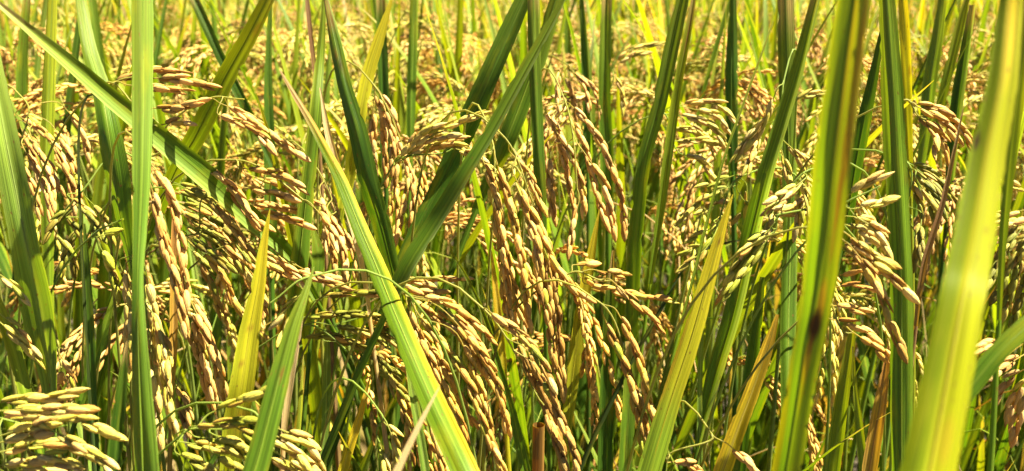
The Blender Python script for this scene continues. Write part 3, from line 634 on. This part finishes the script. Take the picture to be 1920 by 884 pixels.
 ('tan ear in the shade right of the spotted dark leaf', 'gold', (748,282,.67), [[(740,330),(746,400),(736,455)], [(760,300),(778,360),(772,430)], [(785,310),(800,370),(805,440)], [(775,320),(790,380),(790,450)], [(735,360),(730,420),(722,470)]], {'thick': .04}),
 ('pale whitish ear bending over right of the yellow-green streaked leaf', 'pale', (1235,212,.66), [
   [(1272,198),(1310,192),(1343,194),(1374,222)], [(1265,214),(1300,222),(1333,236),(1360,272)], [(1262,265),(1310,264),(1357,272)], [(1290,230),(1320,255),(1340,290)], [(1255,240),(1290,244),(1325,262)], [(1300,205),(1340,215),(1365,250)], [(1280,290),(1310,300),(1335,330)]], {'thick': .05}),
 ('pale whitish grains crossed by the leaf with a whitish margin', 'pale', (1470,150,.56), [
   [(1486,192),(1510,180),(1545,176)], [(1455,172),(1435,225),(1402,275)], [(1442,218),(1405,258),(1376,300)], [(1430,240),(1415,280),(1400,320)], [(1470,265),(1490,285),(1505,315)], [(1465,280),(1475,320),(1480,345)]], {'thick': .03, 'spread': 20}),
 ('pale gold ear left of the blotched leaf spreading at mid height', 'pale', (1520,318,.50), [
   [(1510,335),(1480,358),(1440,375)], [(1505,345),(1475,372),(1440,394)], [(1500,335),(1514,372),(1518,412)], [(1440,405),(1480,400),(1524,396)], [(1495,350),(1500,390),(1495,430)], [(1450,395),(1440,430),(1425,455)], [(1525,350),(1500,380),(1470,392)]], {'thick': .03, 'spread': 19}),
 ('green-gold ear hanging down left across the leaf with a whitish margin', 'green', (1462,402,.495), [
   [(1450,422),(1410,470),(1376,520),(1350,562)], [(1440,448),(1402,500),(1366,546)], [(1445,430),(1420,445),(1395,470)], [(1430,440),(1390,490),(1360,530)]], {'thick': .015, 'spread': 12}),
 ('loose green ear with thin curved branches in the right centre', 'green', (1392,330,.56), [
   [(1375,350),(1340,360),(1300,390),(1275,420)], [(1370,375),(1340,385),(1315,400)], [(1360,400),(1330,430),(1290,450)], [(1390,370),(1410,400),(1395,430)], [(1330,460),(1300,466),(1270,475)], [(1340,440),(1320,470),(1280,500)], [(1375,330),(1345,340),(1320,350)], [(1400,350),(1400,380),(1380,410)]], {'thick': .06, 'spacing': .0062, 'spread': 20}),
 ('large golden ear drooping right between the blotched leaf and the clear green leaf', 'gold', (1560,425,.425), [
   [(1576,446),(1616,480),(1657,507),(1700,546)], [(1600,478),(1633,520),(1657,565),(1670,610),(1688,652)], [(1589,440),(1630,473),(1664,490)], [(1595,462),(1625,500),(1645,540)]], {'thick': .012, 'slope': .01}),
 ('pale ear of few grains curving right just above the large drooping golden ear', 'pale', (1575,390,.45), [
   [(1583,405),(1623,412),(1657,446)], [(1589,368),(1616,348),(1657,327)], [(1600,392),(1630,386),(1660,378)], [(1580,420),(1610,430),(1640,450)], [(1610,410),(1640,430),(1662,470)]], {'thick': .03}),
 ('lower ear of thin gold grains beneath the large drooping golden ear', 'gold', (1545,565,.47), [
   [(1555,598),(1603,611),(1644,642),(1664,667)], [(1600,624),(1632,645),(1660,670)], [(1555,572),(1590,578),(1623,586)], [(1560,540),(1600,535),(1630,545)], [(1565,520),(1600,510),(1640,512)]], {'thick': .03, 'spacing': .005}),
 ('gold ear bending over left of the thin dry brown blade at the right', 'gold', (1695,188,.53), [
   [(1708,194),(1762,206),(1800,240),(1823,280)], [(1720,200),(1765,225),(1795,262)], [(1740,225),(1765,255),(1775,300)], [(1715,215),(1745,240),(1755,280)]], {'thick': .03}),
 ('green-gold ear arching under the bending gold ear at the right', 'olive', (1692,300,.52), [
   [(1703,304),(1745,324),(1783,368)], [(1705,320),(1735,345),(1765,390)], [(1705,331),(1722,371),(1728,400)], [(1712,312),(1750,345),(1775,400)], [(1720,340),(1745,380),(1755,430)], [(1708,422),(1722,450),(1715,490)], [(1728,410),(1725,440),(1728,480)]], {'thick': .04}),
 ('pale ear poking in from the right edge past the huge yellow leaf', 'pale', (1945,378,.48), [
   [(1925,394),(1895,398),(1864,407)], [(1925,420),(1890,428),(1858,440)], [(1930,360),(1905,350),(1885,345)], [(1930,408),(1905,415),(1880,420)]], {'thick': .02}),
 ('olive shaded ear hanging at the right edge below the pale poking ear', 'olive', (1940,395,.52), [
   [(1920,405),(1890,450),(1862,512)], [(1930,440),(1895,500),(1862,562)], [(1925,460),(1900,530),(1880,590)], [(1915,430),(1880,480),(1855,530)], [(1935,490),(1915,550),(1900,600)]], {'thick': .03}),
 ('tan frayed ear at the right edge under the slanting leaf', 'tan', (1950,640,.46), [
   [(1925,662),(1890,684),(1857,708)], [(1900,640),(1864,643),(1832,656)], [(1925,690),(1895,710),(1870,745)], [(1930,705),(1905,740),(1890,790)], [(1930,720),(1912,770),(1900,820)]], {'thick': .03, 'spread': 22}),
 ('tan ear drooping in many strands behind the wide pale leaf at the left', 'tan', (48,190,.63), [
   [(35,218),(70,240),(100,270),(125,312)], [(38,238),(62,290),(74,342)], [(45,252),(85,300),(110,352)], [(100,238),(125,280),(140,330),(150,382)], [(38,300),(60,350),(75,402)], [(98,268),(130,335),(140,402)], [(60,260),(90,320),(100,380)], [(120,200),(150,240),(165,290)], [(45,280),(80,340),(95,400)]], {'thick': .06}),
 ('olive ear in the shade between the wide pale leaf and the broad upright leaf', 'olive', (165,345,.58), [
   [(130,370),(165,400),(190,442)], [(100,430),(130,470),(140,512)], [(150,420),(125,470),(112,520)], [(140,385),(110,410),(90,440)], [(170,380),(195,410),(210,450)], [(120,400),(150,440),(160,490)], [(180,400),(170,440),(150,480)]], {'thick': .05}),
 ('few tan grains on a thin bent stalk at the bottom right of centre', 'tan', (1335,815,.48), [[(1367,835),(1401,866),(1420,892)], [(1250,868),(1280,866),(1310,884)]], {'thick': .005, 'up': .3}),
 ('small pale green ear upright at the bottom left of the blurred dry straw', 'pale', (716,778,.50), [[(718,790),(738,815),(734,855),(730,895)], [(728,800),(742,840),(742,885)], [(712,830),(720,860),(722,890)]], {'thick': .01, 'up': .2}),
 ('thin pale ear arching over in the upper centre, left of the leaning green leaf', 'pale', (1150,150,.85), [[(1153,116),(1180,93),(1238,82)], [(1158,120),(1185,105),(1215,100)], [(1150,140),(1165,170),(1168,210)]], {'thick': .02, 'up': .8}),
 ('tan ear in soft focus above the hanging tan braids', 'tan', (1062,120,.80), [[(1070,130),(1095,160),(1105,205)], [(1060,140),(1075,185),(1080,220)], [(1085,135),(1115,170),(1125,215)], [(1050,130),(1045,170),(1050,210)]], {'thick': .03}),
 ('tan ear low in the shade left of the reddish dead leaf strip', 'tan', (108,640,.52), [[(112,665),(128,690),(140,720)], [(115,690),(112,715),(110,740)]], {'thick': .01}),
]


# ------------------------------------------------------------------ builders of the rice plants near the lens
def bezier(a, b, c, d, n):
    t = np.linspace(0, 1, n + 1)[:, None]
    a, b, c, d = map(np.asarray, (a, b, c, d))
    return a * (1 - t) ** 3 + 3 * b * t * (1 - t) ** 2 + 3 * c * t * t * (1 - t) + d * t ** 3


STEM_COL = {'green': ((0.10, 0.12, 0.03), (0.12, 0.20, 0.03)), 'dry': ((0.20, 0.15, 0.06), (0.33, 0.25, 0.10))}


def low_leaves(plant, base, height, rng, count):
    """old narrow leaves low on the stalk"""
    for _ in range(count):
        z0 = height * (0.30 + .35 * rng.random()); az = rng.random() * 6.28
        ln = 0.16 + .14 * rng.random(); lean = 0.25 + .45 * rng.random()
        h = np.array([math.cos(az), math.sin(az), 0])
        t = np.linspace(0, 1, 9)
        P = np.array([0, 0, z0]) + np.outer(t * ln * lean, h) + np.outer((t - .45 * lean * t * t) * ln, [0, 0, 1])
        T = norm(np.gradient(P, axis=0)); S = norm(np.cross(T, h + np.array([.01, .02, 0]))); Nn = np.cross(S, T)
        W = 0.0042 * np.minimum(1, .55 + 2.2 * t) * np.clip(1.02 - t ** 2.2, .03, 1)
        pal = rng.choice(['green', 'dark', 'green', 'lime', 'gold', 'dry', 'dark'])
        v = ribbon(P, W, S, Nn, .3, pal, rng, 4)
        o = link('leaf', new_mesh('leaf', *v, M_LEAF), plant)


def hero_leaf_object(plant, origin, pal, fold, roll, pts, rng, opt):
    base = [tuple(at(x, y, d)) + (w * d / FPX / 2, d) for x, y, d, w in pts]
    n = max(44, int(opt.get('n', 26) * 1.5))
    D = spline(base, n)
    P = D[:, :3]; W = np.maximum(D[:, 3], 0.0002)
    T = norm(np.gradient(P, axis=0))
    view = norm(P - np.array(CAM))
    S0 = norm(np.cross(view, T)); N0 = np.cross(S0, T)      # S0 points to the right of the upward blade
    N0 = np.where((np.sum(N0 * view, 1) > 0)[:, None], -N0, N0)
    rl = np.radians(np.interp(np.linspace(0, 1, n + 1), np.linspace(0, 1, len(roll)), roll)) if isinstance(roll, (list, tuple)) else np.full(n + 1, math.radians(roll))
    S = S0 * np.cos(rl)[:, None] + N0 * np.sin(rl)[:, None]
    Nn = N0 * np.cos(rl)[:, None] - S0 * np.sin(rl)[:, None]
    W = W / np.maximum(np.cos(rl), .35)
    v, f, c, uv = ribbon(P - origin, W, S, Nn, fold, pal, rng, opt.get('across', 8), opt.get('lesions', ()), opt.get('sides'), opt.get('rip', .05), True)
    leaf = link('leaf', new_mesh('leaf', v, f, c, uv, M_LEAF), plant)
    if opt.get('label'): leaf['label'] = opt['label']
    # raised midrib on the under side
    if W.max() > 0.0035 and pal not in ('brown', 'dry', 'straw', 'weed'):
        R = np.clip(W * .075, .00015, .0006)
        mv = tube(P - origin - Nn * (0.00025), R, 5, PAL[pal][4], PAL[pal][4])
        link('midrib', new_mesh('midrib', *mv, M_LEAF), leaf)
    return P, W


def hero_leaf(entry):
    label, pal, fold, roll, pts = entry[:5]
    opt = entry[5] if len(entry) > 5 else {}
    rng = random.Random(hash_str(label))
    p0 = np.array(at(*pts[0][:3])); p1 = np.array(at(*pts[1][:3]))
    t = norm(p0 - p1)                     # towards the root
    z = max(p0[2], 0.05)
    reach = 0.30 * z
    ox = np.clip(t[0] * reach, -.16, .16); oy = np.clip(t[1] * reach, -.05, .16) + opt.get('back', 0.0)
    G = np.array([p0[0] + ox, max(p0[1] + oy, .12), 0.0])
    plant = thing(opt.get('name', 'rice_plant'), label, opt.get('cat', 'rice plant'), tuple(G), opt.get('group'))
    P, W = hero_leaf_object(plant, G, pal, fold, roll, pts, rng, opt)
    # stalk with its leaf sheath
    B = bezier(G, G + np.array([0, 0, z * .45]), p0 + t * z * .35, p0 + (p1 - p0) * .12, 18) - G
    key = 'dry' if pal in ('dry', 'brown', 'rust', 'straw') else 'green'
    r0 = min(max(W[0] * .8, .0014), .0032)
    R = np.interp(np.linspace(0, 1, 19), [0, .7, 1], [max(.0026, r0), max(.0022, r0), r0 * .75])
    c1, c2 = STEM_COL[key]
    link('stem', new_mesh('stem', *tube(B, R, 7, c1, PAL[pal][0]), M_LEAF), plant)
    low_leaves(plant, G, z, rng, opt.get('low', 2))
    return plant


def hash_str(s):
    h = 5381
    for ch in s: h = (h * 33 + ord(ch)) & 0xffffffff
    return h


def hero_panicle(entry):
    label, tint, (nx_, ny_, nd), strands = entry[:4]
    opt = entry[4] if len(entry) > 4 else {}
    rng = random.Random(hash_str(label))
    N = np.array(at(nx_, ny_, nd))
    starts = np.array([at(s[0][0], s[0][1], nd) for s in strands])
    seconds = np.array([at(s[1][0], s[1][1], nd) for s in strands])
    dirv = norm(np.mean(seconds - N, axis=0) + np.array([0, 0, .01]))
    back = opt.get('back', 0.05); ox = opt.get('ox', 0.0)
    G = np.array([N[0] - dirv[0] * .10 + ox, max(N[1] + back, .15), 0.0])
    plant = thing('rice_plant', label, 'rice plant', tuple(G), opt.get('group'))
    up = np.array([0, 0, 1.0])
    arrive = norm(dirv + up * opt.get('up', .45))
    tc = (0.30, 0.30, 0.06) if tint in ('gold', 'tan', 'brown') else (0.22, 0.30, 0.05)
    B = bezier(G, G + up * N[2] * .55, N - arrive * .13 + up * opt.get('rise', .02), N, 26)
    # the stalk is hidden in its sheath lower down
    R = np.interp(np.linspace(0, 1, 27), [0, .45, .6, 1], [.0026, .0020, .0008, .0005])
    link('stem', new_mesh('stem', *tube(B - G, R, 7, STEM_COL['green'][0], tc), M_LEAF), plant)
    # axis from the neck through the mean of the branch starts
    far = starts[np.argmax(np.linalg.norm(starts - N, axis=1))]
    if np.linalg.norm(far - N) < .012: far = N + dirv * .02
    A = bezier(N, N + arrive * np.linalg.norm(far - N) * .35, far - dirv * .01, far, 10)
    pan = link('panicle', new_mesh('panicle', *tube(A - G, np.linspace(.0006, .0004, 11), 5, tc, tc), M_LEAF), plant)
    spread = opt.get('spread', 15) * .36
    for s in strands:
        dj = (rng.random() - .5) * opt.get('thick', .03); sl = (rng.random() - .5) * opt.get('slope', .03)
        m = len(s)
        pts = [tuple(at(q[0], q[1], (q[2] if len(q) > 2 else nd + dj + sl * k / max(1, m - 1)))) for k, q in enumerate(s)]
        P = spline(pts, 14)
        k = int(np.argmin(np.linalg.norm(A - P[0], axis=1))); k = max(0, k - 2)
        d0 = np.linalg.norm(P[0] - A[k])
        conn = bezier(A[k], A[k] + arrive * d0 * .4, P[0] - norm(P[1] - P[0]) * d0 * .4, P[0], 6)[:-1]
        full = np.vstack([conn, P])
        br = link('branch', new_mesh('branch', *tube(full - G, np.linspace(.0004, .00022, len(full)), 4, tc, GRAIN_TINT[tint][0]), M_LEAF), pan)
        fr = strand_frames(P, rng, opt.get('spacing', .0034), spread)
        for (p, X, Y, Z, ln) in fr:
            kk = rng.choice((0, 1, 2, 2, 0, 3, 4, 4, 1, 5))
            tn = tint if rng.random() < .9 else rng.choice(('gold', 'green', 'tan', 'pale'))
            o = bpy.data.objects.new('grain', GRAIN_MESH[tn, kk]); COL.objects.link(o); o.parent = pan
            w = ln * (.92 + .2 * rng.random())
            Mx = Matrix(((X[0] * ln, Y[0] * w, Z[0] * w, p[0] - G[0]), (X[1] * ln, Y[1] * w, Z[1] * w, p[1] - G[1]), (X[2] * ln, Y[2] * w, Z[2] * w, p[2] - G[2]), (0, 0, 0, 1)))
            o.matrix_local = Mx
    low_leaves(plant, G, N[2], rng, opt.get('low', 2))
    return plant


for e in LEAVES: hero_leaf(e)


def cut_stalk():
    top = np.array(at(1010, 797, .50)); G = np.array([top[0] - .01, top[1] + .02, 0.0])
    root = thing('cut_stalk', 'stub of a cut stalk with a brown hollow end at the bottom centre', 'stalk', tuple(G))
    P = bezier(G, G + np.array([0, 0, .3]), top - np.array([0, 0, .1]), top, 12) - G
    o1 = tube(P, np.linspace(.0034, .0031, 13), 9, (0.12, 0.14, 0.02), (0.20, 0.20, 0.03))
    o1[2][-27:] = (0.24, 0.13, 0.03)
    link('stem', new_mesh('stem', *o1, M_LEAF), root)
    Q = np.vstack([P[-1], P[-1] - (P[-1] - P[-2]) * .6])
    link('hollow_end', new_mesh('hollow_end', *tube(Q, np.array([.00308, .0022]), 9, (0.22, 0.12, 0.03), (0.04, 0.02, 0.008)), M_LEAF), root)
    low_leaves(root, G, top[2], random.Random(5), 2)


cut_stalk()
for e in PANICLES: hero_panicle(e)

# ------------------------------------------------------------------ rice clumps filling the rows behind
def clump_parts(seed, detail):
    """one hill of rice: lists of meshes data for stems, leaves, panicles (local, root at the origin)"""
    rng = random.Random(seed)
    stems, leaves, pans = [], [], []
    n_t = rng.choice((6, 7, 7, 8)) if detail else 6
    for i in range(n_t):
        az = 6.283 * (i + rng.random() * .8) / n_t
        h = np.array([math.cos(az), math.sin(az), 0])
        lean = 0.06 + .14 * rng.random()
        H = 0.69 + .13 * rng.random()
        t = np.linspace(0, 1, 9 if detail else 4)
        P = np.outer(.02 + lean * H * t ** 1.4, h) + np.outer(H * t, [0, 0, 1])
        stems.append(tube(P, np.interp(t, [0, .7, 1], [.0028, .0020, .0008]), 6 if detail else 3, (0.10, 0.12, 0.03), (0.20, 0.25, 0.05)))
        # panicle arching over from the stalk top
        ear = detail == 2 or i % 2 == 0
        T = norm(P[-1] - P[-2]); az2 = az + (rng.random() - .5) * 1.6
        h2 = np.array([math.cos(az2), math.sin(az2), 0])
        La = 0.13 + .05 * rng.random(); q = np.linspace(0, 1, 12)
        droop = 1.1 + 1.1 * rng.random()
        ang = 1.35 - droop * 1.7 * q
        A = P[-1] + np.cumsum(np.outer(np.cos(ang), h2) + np.outer(np.sin(ang), [0, 0, 1]), axis=0) * (La / 12)
        A = np.vstack([P[-1], A])
        tint = rng.choice(('gold', 'gold', 'tan', 'tan', 'pale', 'gold', 'pale', 'green') if detail == 2 else ('tan', 'pale', 'pale', 'pale', 'gold'))
        geo = [tube(A, np.linspace(.0008, .0004, len(A)), 4 if detail else 3, (0.30, 0.30, 0.06), (0.4, 0.32, 0.1))]
        frames = []
        nb = 8 if detail == 2 else (7 if detail else 5)
        for b in range(nb):
            k = int(2 + (len(A) - 3) * b / nb)
            d0 = norm(A[min(k + 1, len(A) - 1)] - A[k - 1]); rv = np.array([rng.gauss(0, 1) for _ in range(3)])
            d0 = norm(d0 + .35 * norm(rv))
            Lb = (.05 + .045 * rng.random()) * (1.1 - .4 * b / nb)
            pp = [A[k]]; dcur = d0
            for _ in range(6):
                dcur = norm(dcur + np.array([0, 0, -.22])); pp.append(pp[-1] + dcur * Lb / 6)
            pp = np.array(pp)
            frames += strand_frames(pp, rng, (.0046 if detail == 2 else .0052) if detail else .0085, 9)
        frames += strand_frames(A[-5:], rng, .0045 if detail else .0085, 9)
        gv = joined_grains(frames, tint, rng, G_MID if detail else G_FAR)
        if ear: pans.append((geo, gv))
        # leaves: flag leaf standing above the ears, others lower
        for lf in range(3):
            zf = ((.80, .52, .30) if detail == 2 else (.80, .62, .45))[lf] + .12 * (rng.random() - .5)
            p0 = np.array([np.interp(zf, t, P[:, c]) for c in range(3)])
            L = (.30 + .17 * rng.random()) if lf == 0 else (.26 + .16 * rng.random())
            az3 = az + (rng.random() - .5) * 2.4; h3 = np.array([math.cos(az3), math.sin(az3), 0])
            le = .10 + .30 * rng.random() ** 1.5; bend = .1 + .55 * rng.random() ** 2
            s = np.linspace(0, 1, 14 if detail else 5)
            a = math.pi / 2 - le - bend * s ** 1.8
            Q = p0 + np.vstack([[0, 0, 0], np.cumsum(np.outer(np.cos(a), h3) + np.outer(np.sin(a), [0, 0, 1]), axis=0)[:-1] * (L / len(s))])
            TT = norm(np.gradient(Q, axis=0)); S = norm(np.cross(TT, h3 + np.array([.013, .02, 0]))); 
            tw = (rng.random() - .5) * 1.6 * s
            Nn = np.cross(S, TT)
            S2 = S * np.cos(tw)[:, None] + Nn * np.sin(tw)[:, None]; N2 = Nn * np.cos(tw)[:, None] - S * np.sin(tw)[:, None]
            W = (.0046 + .0020 * rng.random()) * np.minimum(1, .6 + 1.8 * s) * np.clip(1.01 - s ** 2.6, .02, 1)
            pal = rng.choice(('dark', 'green', 'dark', 'green', 'lime', 'straw', 'dark') if detail == 2 and lf else ('green', 'green', 'dark', 'lime', 'lime', 'pale', 'green', 'lime', 'dry' if lf else 'green') if detail == 2 else ('lime', 'pale', 'dry', 'yellow', 'lime', 'dry', 'pale', 'lime'))
            leaves.append(ribbon(Q, W, S2, N2, .25 * rng.choice((-1, 1)), pal, rng, 4 if detail else 2))
    return stems, leaves, pans


def make_proto(seed, detail):
    st, lv, pn = clump_parts(seed, detail)
    out = []
    if detail == 2:
        for v in st: out.append(('stem', new_mesh('stem', *v, M_LEAF), None))
        for v in lv: out.append(('leaf', new_mesh('leaf', *v, M_LEAF), None))
        wr = random.Random(seed + 7); wisps = []
        for i in range(10):
            az = wr.random() * 6.283; h = np.array([math.cos(az), math.sin(az), 0]); t = np.linspace(0, 1, 7)
            z0 = .48 + .34 * wr.random(); L = .08 + .14 * wr.random(); sl = wr.uniform(-.8, 1.6)
            P = np.array([0, 0, z0]) + np.outer(.03 + L * t, h) + np.outer(L * (sl * t - 1.2 * t * t), [0, 0, 1])
            wisps.append(tube(P, np.linspace(.0008, .0002, 7), 3, *wr.choice((((.40, .30, .13), (.5, .4, .2)), ((.2, .12, .05), (.3, .2, .08)), ((.16, .24, .02), (.3, .32, .05)), ((.12, .2, .02), (.22, .26, .03))))))
        out.append(('straw', new_mesh('straw', *join(wisps), M_LEAF), 'stuff'))
        for geo, gv in pn:
            out.append(('panicle', new_mesh('panicle', *gv[:3], None, M_GRAIN), 'stuff'))
            out.append(('panicle_axis', new_mesh('panicle_axis', *geo[0], M_LEAF), None))
    else:
        out.append(('stems', new_mesh('stems', *join(st), M_LEAF), 'stuff'))
        out.append(('leaves', new_mesh('leaves', *join(lv), M_LEAF), 'stuff'))
        g = join([p[1] for p in pn])
        out.append(('panicles', new_mesh('panicles', *g[:3], None, M_GRAIN), 'stuff'))
    return out


NEAR = [make_proto(100 + i, 2) for i in range(8)]
MID = [make_proto(200 + i, 1) for i in range(8)]
prng = random.Random(21)


def place(proto, x, y, label, group):
    o = thing('rice_clump', label, 'rice plant', (x, y, 0), group)
    o.rotation_euler = ((prng.random() - .5) * .08, (prng.random() - .5) * .08, prng.random() * 6.283)
    s = .94 + .12 * prng.random(); o.scale = (s, s, s)
    for nm, me, kind in proto:
        c = link(nm, me, o)
        if kind: c['kind'] = kind
    return o


def leafy_proto(seed):
    rng = random.Random(seed); out = []
    for i in range(13):
        az = rng.random() * 6.283; h = np.array([math.cos(az), math.sin(az), 0])
        L = .36 + .24 * rng.random(); le = .05 + .22 * rng.random(); bend = .1 + .9 * rng.random() ** 2.5
        z0 = .04 + .16 * rng.random()
        s = np.linspace(0, 1, 12); a = math.pi / 2 - le - bend * s ** 2
        Q = np.array([h[0] * .03, h[1] * .03, z0]) + np.vstack([[0, 0, 0], np.cumsum(np.outer(np.cos(a), h) + np.outer(np.sin(a), [0, 0, 1]), axis=0)[:-1] * (L / 12)])
        TT = norm(np.gradient(Q, axis=0)); az4 = rng.random() * 6.283
        S = norm(np.cross(TT, np.array([math.cos(az4), math.sin(az4), .01]))); Nn = np.cross(S, TT)
        W = (.0036 + .0024 * rng.random()) * np.minimum(1, .55 + 1.8 * s) * np.clip(1.01 - s ** 3, .02, 1)
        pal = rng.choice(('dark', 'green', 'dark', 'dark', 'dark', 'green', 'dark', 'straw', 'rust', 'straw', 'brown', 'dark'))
        out.append(('leaf', new_mesh('leaf', *ribbon(Q, W, S, Nn, .25 * rng.choice((-1, 1)), pal, rng, 4), M_LEAF), None))
    wisps = []
    for i in range(9):
        az = rng.random() * 6.283; h = np.array([math.cos(az), math.sin(az), 0]); t = np.linspace(0, 1, 7)
        z0 = .22 + .3 * rng.random(); L = .10 + .16 * rng.random(); sl = rng.uniform(-1.2, 1.3)
        P = np.array([0, 0, z0]) + np.outer(.01 + L * t, h) + np.outer(L * (sl * t - 1.1 * t * t), [0, 0, 1])
        wisps.append(tube(P, np.linspace(.0007, .0002, 7), 3, *rng.choice((((.40, .30, .13), (.5, .4, .2)), ((.2, .12, .05), (.3, .2, .08)), ((.16, .24, .02), (.3, .32, .05))))))
    out.append(('straw', new_mesh('straw', *join(wisps), M_LEAF), 'stuff'))
    for i in range(6):
        az = rng.random() * 6.283; h = np.array([math.cos(az), math.sin(az), 0]); t = np.linspace(0, 1, 6)
        P = np.outer(.015 + (.04 + .05 * rng.random()) * t, h) + np.outer((.45 + .15 * rng.random()) * t, [0, 0, 1])
        out.append(('stem', new_mesh('stem', *tube(P, np.interp(t, [0, 1], [.0028, .0016]), 6, (0.10, 0.11, 0.02), (0.13, 0.18, 0.02)), M_LEAF), None))
    return out


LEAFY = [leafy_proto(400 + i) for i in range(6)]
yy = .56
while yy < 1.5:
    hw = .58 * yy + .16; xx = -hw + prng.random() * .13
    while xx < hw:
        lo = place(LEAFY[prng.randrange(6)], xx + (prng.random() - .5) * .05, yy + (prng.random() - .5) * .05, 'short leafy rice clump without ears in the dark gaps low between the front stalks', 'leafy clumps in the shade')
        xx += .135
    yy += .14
far_spots = []
y = 0.78
row = 0
while y < 14.0:
    half = 0.62 * y + 0.30
    dx = .195 if y < 5 else .26
    x = -half + prng.random() * dx
    while x < half:
        px, py = x + (prng.random() - .5) * .07, y + (prng.random() - .5) * .08
        if py < 2.1:
            place(NEAR[prng.randrange(8)], px, py, 'ripe rice clump with nodding golden ears crowded in the rows just behind the front stalks', 'rice clumps in the near rows')
        elif py < 4.0:
            place(MID[prng.randrange(8)], px, py, 'small distant rice clump in the soft yellow rows towards the top edge', 'rice clumps in the far rows')
        else:
            far_spots.append((px, py))
        x += dx
    y += .19 if y < 5 else .26
    row += 1

# the rest of the field, too far to tell clump from clump: one mass
FAR = [clump_parts(300 + i, 0) for i in range(5)]
FARL = [join([tuple(q) for q in f[0] + f[1]]) for f in FAR]
FARG = [join([p[1] for p in f[2]]) for f in FAR]


def mass(protos, spots, mat, name, keep_uv):
    V, F, C, UV, o = [], [], [], [], 0
    r = random.Random(9)
    for (x, y) in spots:
        v, f, c, u = protos[r.randrange(len(protos))]
        a = r.random() * 6.283; ca, sa = math.cos(a), math.sin(a)
        s = .95 + .15 * r.random()
        W = np.stack([v[:, 0] * ca - v[:, 1] * sa, v[:, 0] * sa + v[:, 1] * ca, v[:, 2]], 1) * s + np.array([x, y, 0])
        V.append(W.astype(np.float32)); F.append(f + o); C.append(c); UV.append(u); o += len(v)
    return new_mesh(name, np.vstack(V), np.vstack(F), np.vstack(C), np.vstack(UV) if keep_uv else None, mat)


far_root = link('rice_field', mass(FARL, far_spots, M_LEAF, 'rice_field', True))
far_root['label'] = 'blurred yellow-green rice field running on beyond the near rows'
far_root['category'] = 'rice field'; far_root['kind'] = 'stuff'
fg = link('panicles', mass(FARG, far_spots, M_GRAIN, 'panicles', False), far_root)
fg['kind'] = 'stuff'
print('objects', len(SC.objects), 'far', len(far_spots), 'tris', sum(len(m.polygons) for m in bpy.data.meshes))
